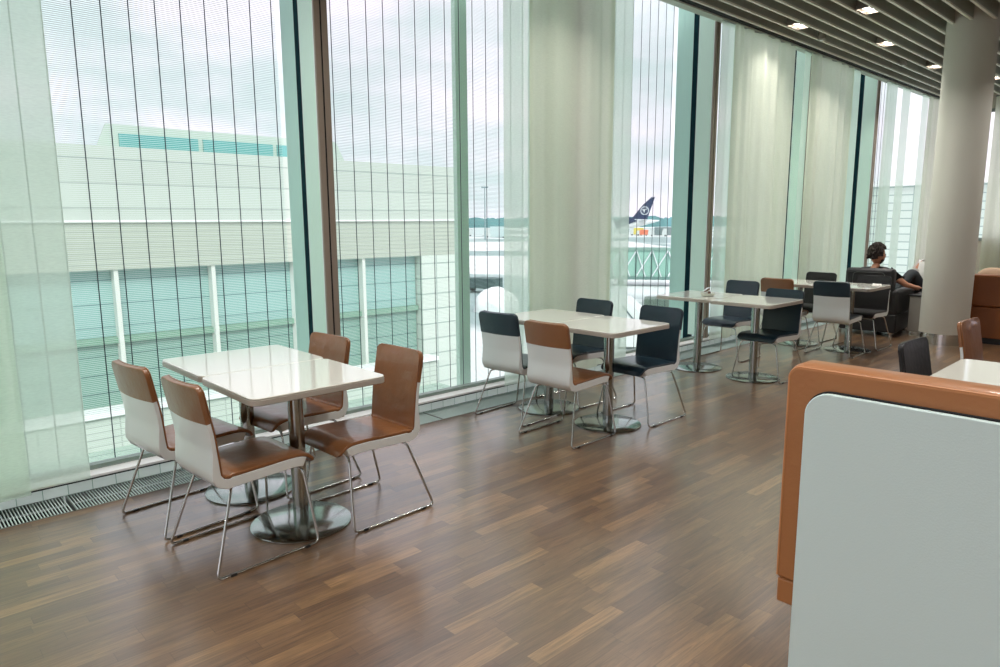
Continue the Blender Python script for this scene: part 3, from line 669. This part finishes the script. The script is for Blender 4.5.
# lie of the land relative to the view: radial helper
def far(px, d):   # ground point seen in image column px at distance d
    r = RX * ((px - 500) / 691.3) + FX; r.z = 0; r.normalize(); return Vector((r.x * d, r.y * d, 0))
def oriented(px): r = far(px, 1); return atan2(r.y, r.x)
for k, (px, d0_, d1_, w_) in enumerate([(487, 205, 300, 60), (650, 110, 170, 45)]):
    a = oriented(px); bm = bmesh.new(); box(bm, d0_, d1_, -w_, w_, GZ + .001, GZ + .03, Matrix.Rotation(a, 4, 'Z')); tag(obj('trim_%d' % (20 + k), bm, mat('pale_concrete', srgb(232, 232, 232), .8)), kind='structure')

# opposite building
wall_pan = tiled('facade_panel', srgb(196, 204, 196), srgb(160, 172, 166), 60, .62, .45, .02); wall_louv = tiled('facade_louvre', srgb(186, 192, 180), srgb(170, 178, 168), 60, .14, .5, .02)
teal = tiled('teal_glazing', srgb(156, 190, 186), srgb(116, 152, 150), 2.5, .62, .12, .02); teal2 = tiled('teal_glazing_lower', srgb(136, 168, 158), srgb(98, 130, 124), 2.5, .5, .15, .02)
tile_w = tiled('facade_tile', srgb(214, 222, 214), srgb(166, 180, 174), 1.1, .55, .4, .025)
bd = thing('building', 'large pale terminal building with teal glazing across from the window', 'building', (0, 20, 0))
obj('upper_wall', B(-30, 16.7, 0, 26, 1.55, 3.42), wall_pan, bd)
obj('louvre_band', B(-30, 16.7, .01, 26, .28, 1.50), wall_louv, bd)
obj('ledge', B(-30, 16.72, -.06, .3, 1.5001, 1.5499), white_sill, bd)
obj('side_wall', B(14.75, 16.7, 0, 26, GZ + .5, .2799), tile_w, bd)
obj('glazing', B(-30, 14.7, .35, 1, -1.50, .2795), teal, bd)
obj('floor_band', B(-30, 14.7, .2, .9, -1.66, -1.505), mat('band_green', srgb(130, 164, 146), .4), bd)
obj('lower_glazing', B(-30, 14.7, .35, 1, -3.35, -1.665), teal2, bd)
obj('plinth', B(-30, 14.74, -.2, .9, GZ, -3.355), tile_w, bd)
for x in (-.1, 2.4, 4.93, 7.44, 9.95, 12.4):
    if x < 14: obj('pier', B(x - .055, x + .055, .05, .34, -3.35, .279), mat('pier_white', srgb(222, 224, 218), .5), bd)
sk = bmesh.new(); prism(sk, [[(4.85, .5, 3.421), (12.1, .5, 3.421), (11.8, .5, 4.03), (5.12, .5, 4.03)], [(4.95, 1.0, 3.421), (12.1, 1.0, 3.421), (11.8, 1.0, 4.03), (5.2, 1.0, 4.03)]]); lt = obj('roof_light', sk, mat('roof_light_grey', srgb(186, 200, 190), .5), bd)
for a, b in ((5.4, 7.42), (7.56, 9.62), (9.76, 11.5)): obj('roof_pane', B(a, b, .44, .499, 3.44, 3.80), mat('roof_teal', srgb(110, 170, 168), .15), lt)
# lower wing in front of it, pale tiled
lw = thing('building', 'low grey-green flat-roofed wing at the foot of the big pale building', 'building', (0, 8, 0))
obj('wall', B(-16, 14.7, 0, 11.5, GZ, -4.32), tile_w, lw); obj('roof', B(-16.1, 14.75, -.1, 11.5, -4.319, -4.2), tiled('roof_sheet', srgb(168, 188, 176), srgb(120, 140, 130), 2.4, 1.2, .6, .02, 'XY'), lw)
obj('ledge', B(-16, 14.74, 11.1, 11.75, -3.36, -3.22), white_sill, lw); obj('ledge_wall', B(-16, 14.72, 11.2, 11.75, -4.199, -3.361), tiled('ledge_tile', srgb(210, 216, 208), srgb(170, 180, 172), .9, .17, .4, .015), lw)
fb = thing('building', 'pale tiled building far right outside, seen behind the seated person', 'building', (30, 9, 0))
obj('wall', B(0, 16, -4, 2.75, GZ, 2.75), tiled('far_tile', srgb(206, 220, 210), srgb(150, 172, 164), 1.2, .3, .4, .02, 'YZ'), fb); obj('parapet', B(-.1, 16.1, -4.1, 2.85, 2.751, 2.95), white_sill, fb)
# far tree belts
def trees(label, a0, a1, d, h, n, c):
    bm = bmesh.new(); g = []
    for i in range(n + 1):
        a = a0 + (a1 - a0) * i / n; hh = h * (.78 + .22 * noise.noise(Vector((a * 60, d * .1, 0))) + .12 * noise.noise(Vector((a * 260, d * .1, 3)))); g.append([bm.verts.new((d * cos(a), d * sin(a), GZ)), bm.verts.new((d * cos(a), d * sin(a), GZ + hh)), bm.verts.new(((d + 40) * cos(a), (d + 40) * sin(a), GZ + hh * .95)), bm.verts.new(((d + 40) * cos(a), (d + 40) * sin(a), GZ))])
    for p, q in zip(g, g[1:]):
        for j in range(3): bm.faces.new([p[j], q[j], q[j + 1], p[j + 1]])
    return tag(obj('tree_belt', bm, mat('far_trees_' + str(int(d)), c, .9, var=(.08, .3))), label, 'trees', kind='stuff')
trees('long teal-green belt of trees on the horizon beyond the airfield', D(-4), D(62), 1050, 18, 500, srgb(104, 146, 150))  # distance haze is mixed into the tree colour
# aircraft tail
air_navy = mat('tail_navy', srgb(28, 44, 84), .4); air_white = mat('air_white', srgb(225, 228, 232), .4)
P = far(641, 430); ac = thing('aircraft', 'parked airliner far off with a dark blue tail fin and white emblem', 'aircraft', (P.x, P.y, GZ), oriented(646) + D(90))
# local +x points left in the picture (towards the nose), +y away from the viewer
bm = bmesh.new(); tube(bm, [(-9, 0, 8.6), (-4, 0, 8.2), (4, 0, 7.2), (14, 0, 6.2), (40, 0, 6.2), (46, 0, 5.8), (50, 0, 5.2)], [.3, 1.2, 2.4, 3.1, 3.1, 2.4, .6], 20); obj('fuselage', bm, air_white, ac, smooth=True)
bm = bmesh.new(); prism(bm, [[(-1.5, y, 8.5), (8.5, y, 8.6), (1.0, y, 18), (-4, y, 22.5), (-6.0, y, 22.5)] for y in (-.35, .35)]); fn = obj('tail_fin', bm, air_navy, ac)
bm = bmesh.new(); R_, r_ = 2.5, 2.1
ra = [[bm.verts.new((-.2 + q * cos(2 * pi * k / 28), yy, 14.6 + q * sin(2 * pi * k / 28))) for k in range(28)] for q, yy in ((r_, .36), (R_, .36), (R_, .42), (r_, .42))]
for i in range(4):
    for k in range(28): bm.faces.new([ra[i][k], ra[i][(k + 1) % 28], ra[(i + 1) % 4][(k + 1) % 28], ra[(i + 1) % 4][k]])
prism(bm, [[(-1.9, yy, 15.8), (-.6, yy, 14.9), (.1, yy, 13.2), (.5, yy, 14.7), (1.8, yy, 15.2), (.4, yy, 15.4)] for yy in (.36, .42)]); obj('emblem', bm, air_white, fn)
obj('tailplane', prism(bmesh.new(), [[(-3, -7, 9.0), (0, -7, 9.0), (5, 0, 8.4), (0, 7, 9.0), (-3, 7, 9.0), (-1, 0, 8.4)], [(-3, -7, 9.2), (0, -7, 9.2), (5, 0, 8.8), (0, 7, 9.2), (-3, 7, 9.2), (-1, 0, 8.8)]]), air_white, ac)
obj('dorsal_root', prism(bmesh.new(), [[(4, y, 8.6), (16, y, 4.0), (18, y, 9.0), (10, y, 11.5)] for y in (-3.3, 3.3)]), air_navy, ac)
# service vehicles
def vehicle(px, d, L, H, c, label, rz=90, cat='vehicle'):
    Pq = far(px, d); v = thing('service_vehicle', label, cat, (Pq.x, Pq.y, GZ + .031 if False else GZ), oriented(px) + D(rz)); mm = mat('veh_%d' % int(px * 10 + d), c, .5)
    obj('body', B(-L * .5, L * .22, -1.1, 1.1, .55, H), mm, v, bevel=.08); obj('cab', prism(bmesh.new(), [[(L * .23, y, .55), (L * .5, y, .55), (L * .5, y, H * .5), (L * .42, y, H * .85), (L * .23, y, H * .85)] for y in (-1.05, 1.05)]), mat('veh_cab', srgb(200, 205, 205), .4), v)
    for x in (-L * .33, L * .33):
        for y in (-.95, .95): bm = bmesh.new(); tube(bm, [(x, y - .12, .45), (x, y + .12, .45)], .45, 16); obj('wheel', bm, black_plastic, v, smooth=True)
vehicle(634, 420, 8, 4.5, srgb(214, 200, 90), 'small yellow service truck in front of the aircraft tail')
vehicle(639.5, 415, 7, 3.5, srgb(216, 120, 90), 'small orange service truck in front of the aircraft tail')
vehicle(656, 400, 12, 5, srgb(120, 134, 136), 'grey service bus on the apron right of the aircraft tail')
vehicle(668, 395, 10, 5, srgb(110, 124, 124), 'grey tanker truck on the apron, farthest right in the window gap')
vehicle(478, 420, 12, 5, srgb(205, 212, 214), 'white truck on the far apron, left of the light mast')
vehicle(496, 380, 13, 6, srgb(188, 202, 204), 'pale truck on the far apron, right of the light mast')
vehicle(655, 62, 4.6, 1.8, srgb(92, 108, 96), 'dark green van parked beside the white sloping canopy')
vehicle(668, 66, 4.4, 1.8, srgb(214, 220, 216), 'white van parked right of the dark green van')
vehicle(481, 84, 5, 1.8, srgb(60, 82, 84), 'dark car beside the rounded white heap', 60)
# light mast
Pm = far(486, 330); lm = thing('light_mast', 'thin grey floodlight mast on the apron seen through the second window', 'mast', (Pm.x, Pm.y, GZ), oriented(486) + D(90))
bm = bmesh.new(); tube(bm, [(0, 0, 0), (0, 0, 24)], [.35, .2], 10); obj('pole', bm, mat('mast_grey', srgb(130, 150, 155), .5), lm, smooth=True); obj('lamp_head', B(-1.6, 1.6, -.3, .3, 24.01, 24.8), mat('mast_grey'), lm)
# covered walkway with lattice
a = oriented(650) - pi; Pb = far(650, 92); br = thing('walkway_bridge', 'glazed walkway with white lattice bracing across the apron, right of the wide curtain', 'bridge', (Pb.x, Pb.y, GZ), a + D(90))
obj('roof', B(-6, 22, 0, 3, 4.7, 5.0), mat('bridge_grey', srgb(130, 160, 150), .5), br); obj('deck', B(-6, 22, 0, 3, .9, 1.3), mat('bridge_deck', srgb(96, 128, 122), .5), br)
obj('glass_side', B(-6, 22, .2, .25, 1.301, 4.699), mat('bridge_glass', srgb(150, 192, 178), .15), br)
bm = bmesh.new()
for k in range(14):
    x = -6 + k * 2; tube(bm, [(x, .05, 1.3), (x + 2, .05, 4.7)], .09, 6); tube(bm, [(x, .05, 4.7), (x + 1.2, .05, 1.3)], .07, 6)
obj('lattice', bm, air_white, br, smooth=True)
bm = bmesh.new()
for k in range(15): tube(bm, [(-6 + k * 2, -.02, 1.3), (-6 + k * 2, -.02, 4.7)], .06, 6)
obj('mullions', bm, mat('bridge_deck'), br, smooth=True)
for x in (-4, 6, 16): obj('pier', B(x - .4, x + .4, .8, 2, 0, .899), mat('bridge_grey'), br)
# white sloping canopy
a = oriented(640) - pi; Pc = far(638, 46); cn = thing('canopy', 'white sloping canopy roof with dark diagonal seams below the walkway bridge', 'canopy', (Pc.x, Pc.y, GZ), a + D(90))
obj('roof', prism(bmesh.new(), [[(-4.5, y, .2), (-4.5, y, 3.2), (-.6, y, 3.1), (1.9, y, .9), (1.9, y, .2)] for y in (0, 5)]), mat('canopy_white', srgb(226, 230, 228), .5), cn)
bm = bmesh.new()
for x in (.2, -1.2, -2.6): tube(bm, [(x - 1.2, -.03, 2.9), (x, -.03, 1.4), (x, -.03, .3)], .05, 6)
obj('seams', bm, mat('seam_dark', srgb(60, 90, 92), .5), cn, smooth=True)
# white rounded heap
Ph = far(497, 66); hp = bmesh.new(); bmesh.ops.create_icosphere(hp, subdivisions=4, radius=1)
for v in hp.verts: c = v.co.copy(); k = 1 + .10 * noise.noise(c * 2.5); v.co = Vector((c.x * 2.2 * k, c.y * 2.2 * k, max(-.2, c.z) * 2.3 * k))
h_ = obj('snow_heap', hp, mat('heap_white', srgb(236, 238, 238), .8, bump=(3, .5)), smooth=True); h_.location = (Ph.x, Ph.y, GZ); tag(h_, 'rounded white heap on the ground outside, left of the wide curtain', 'heap')
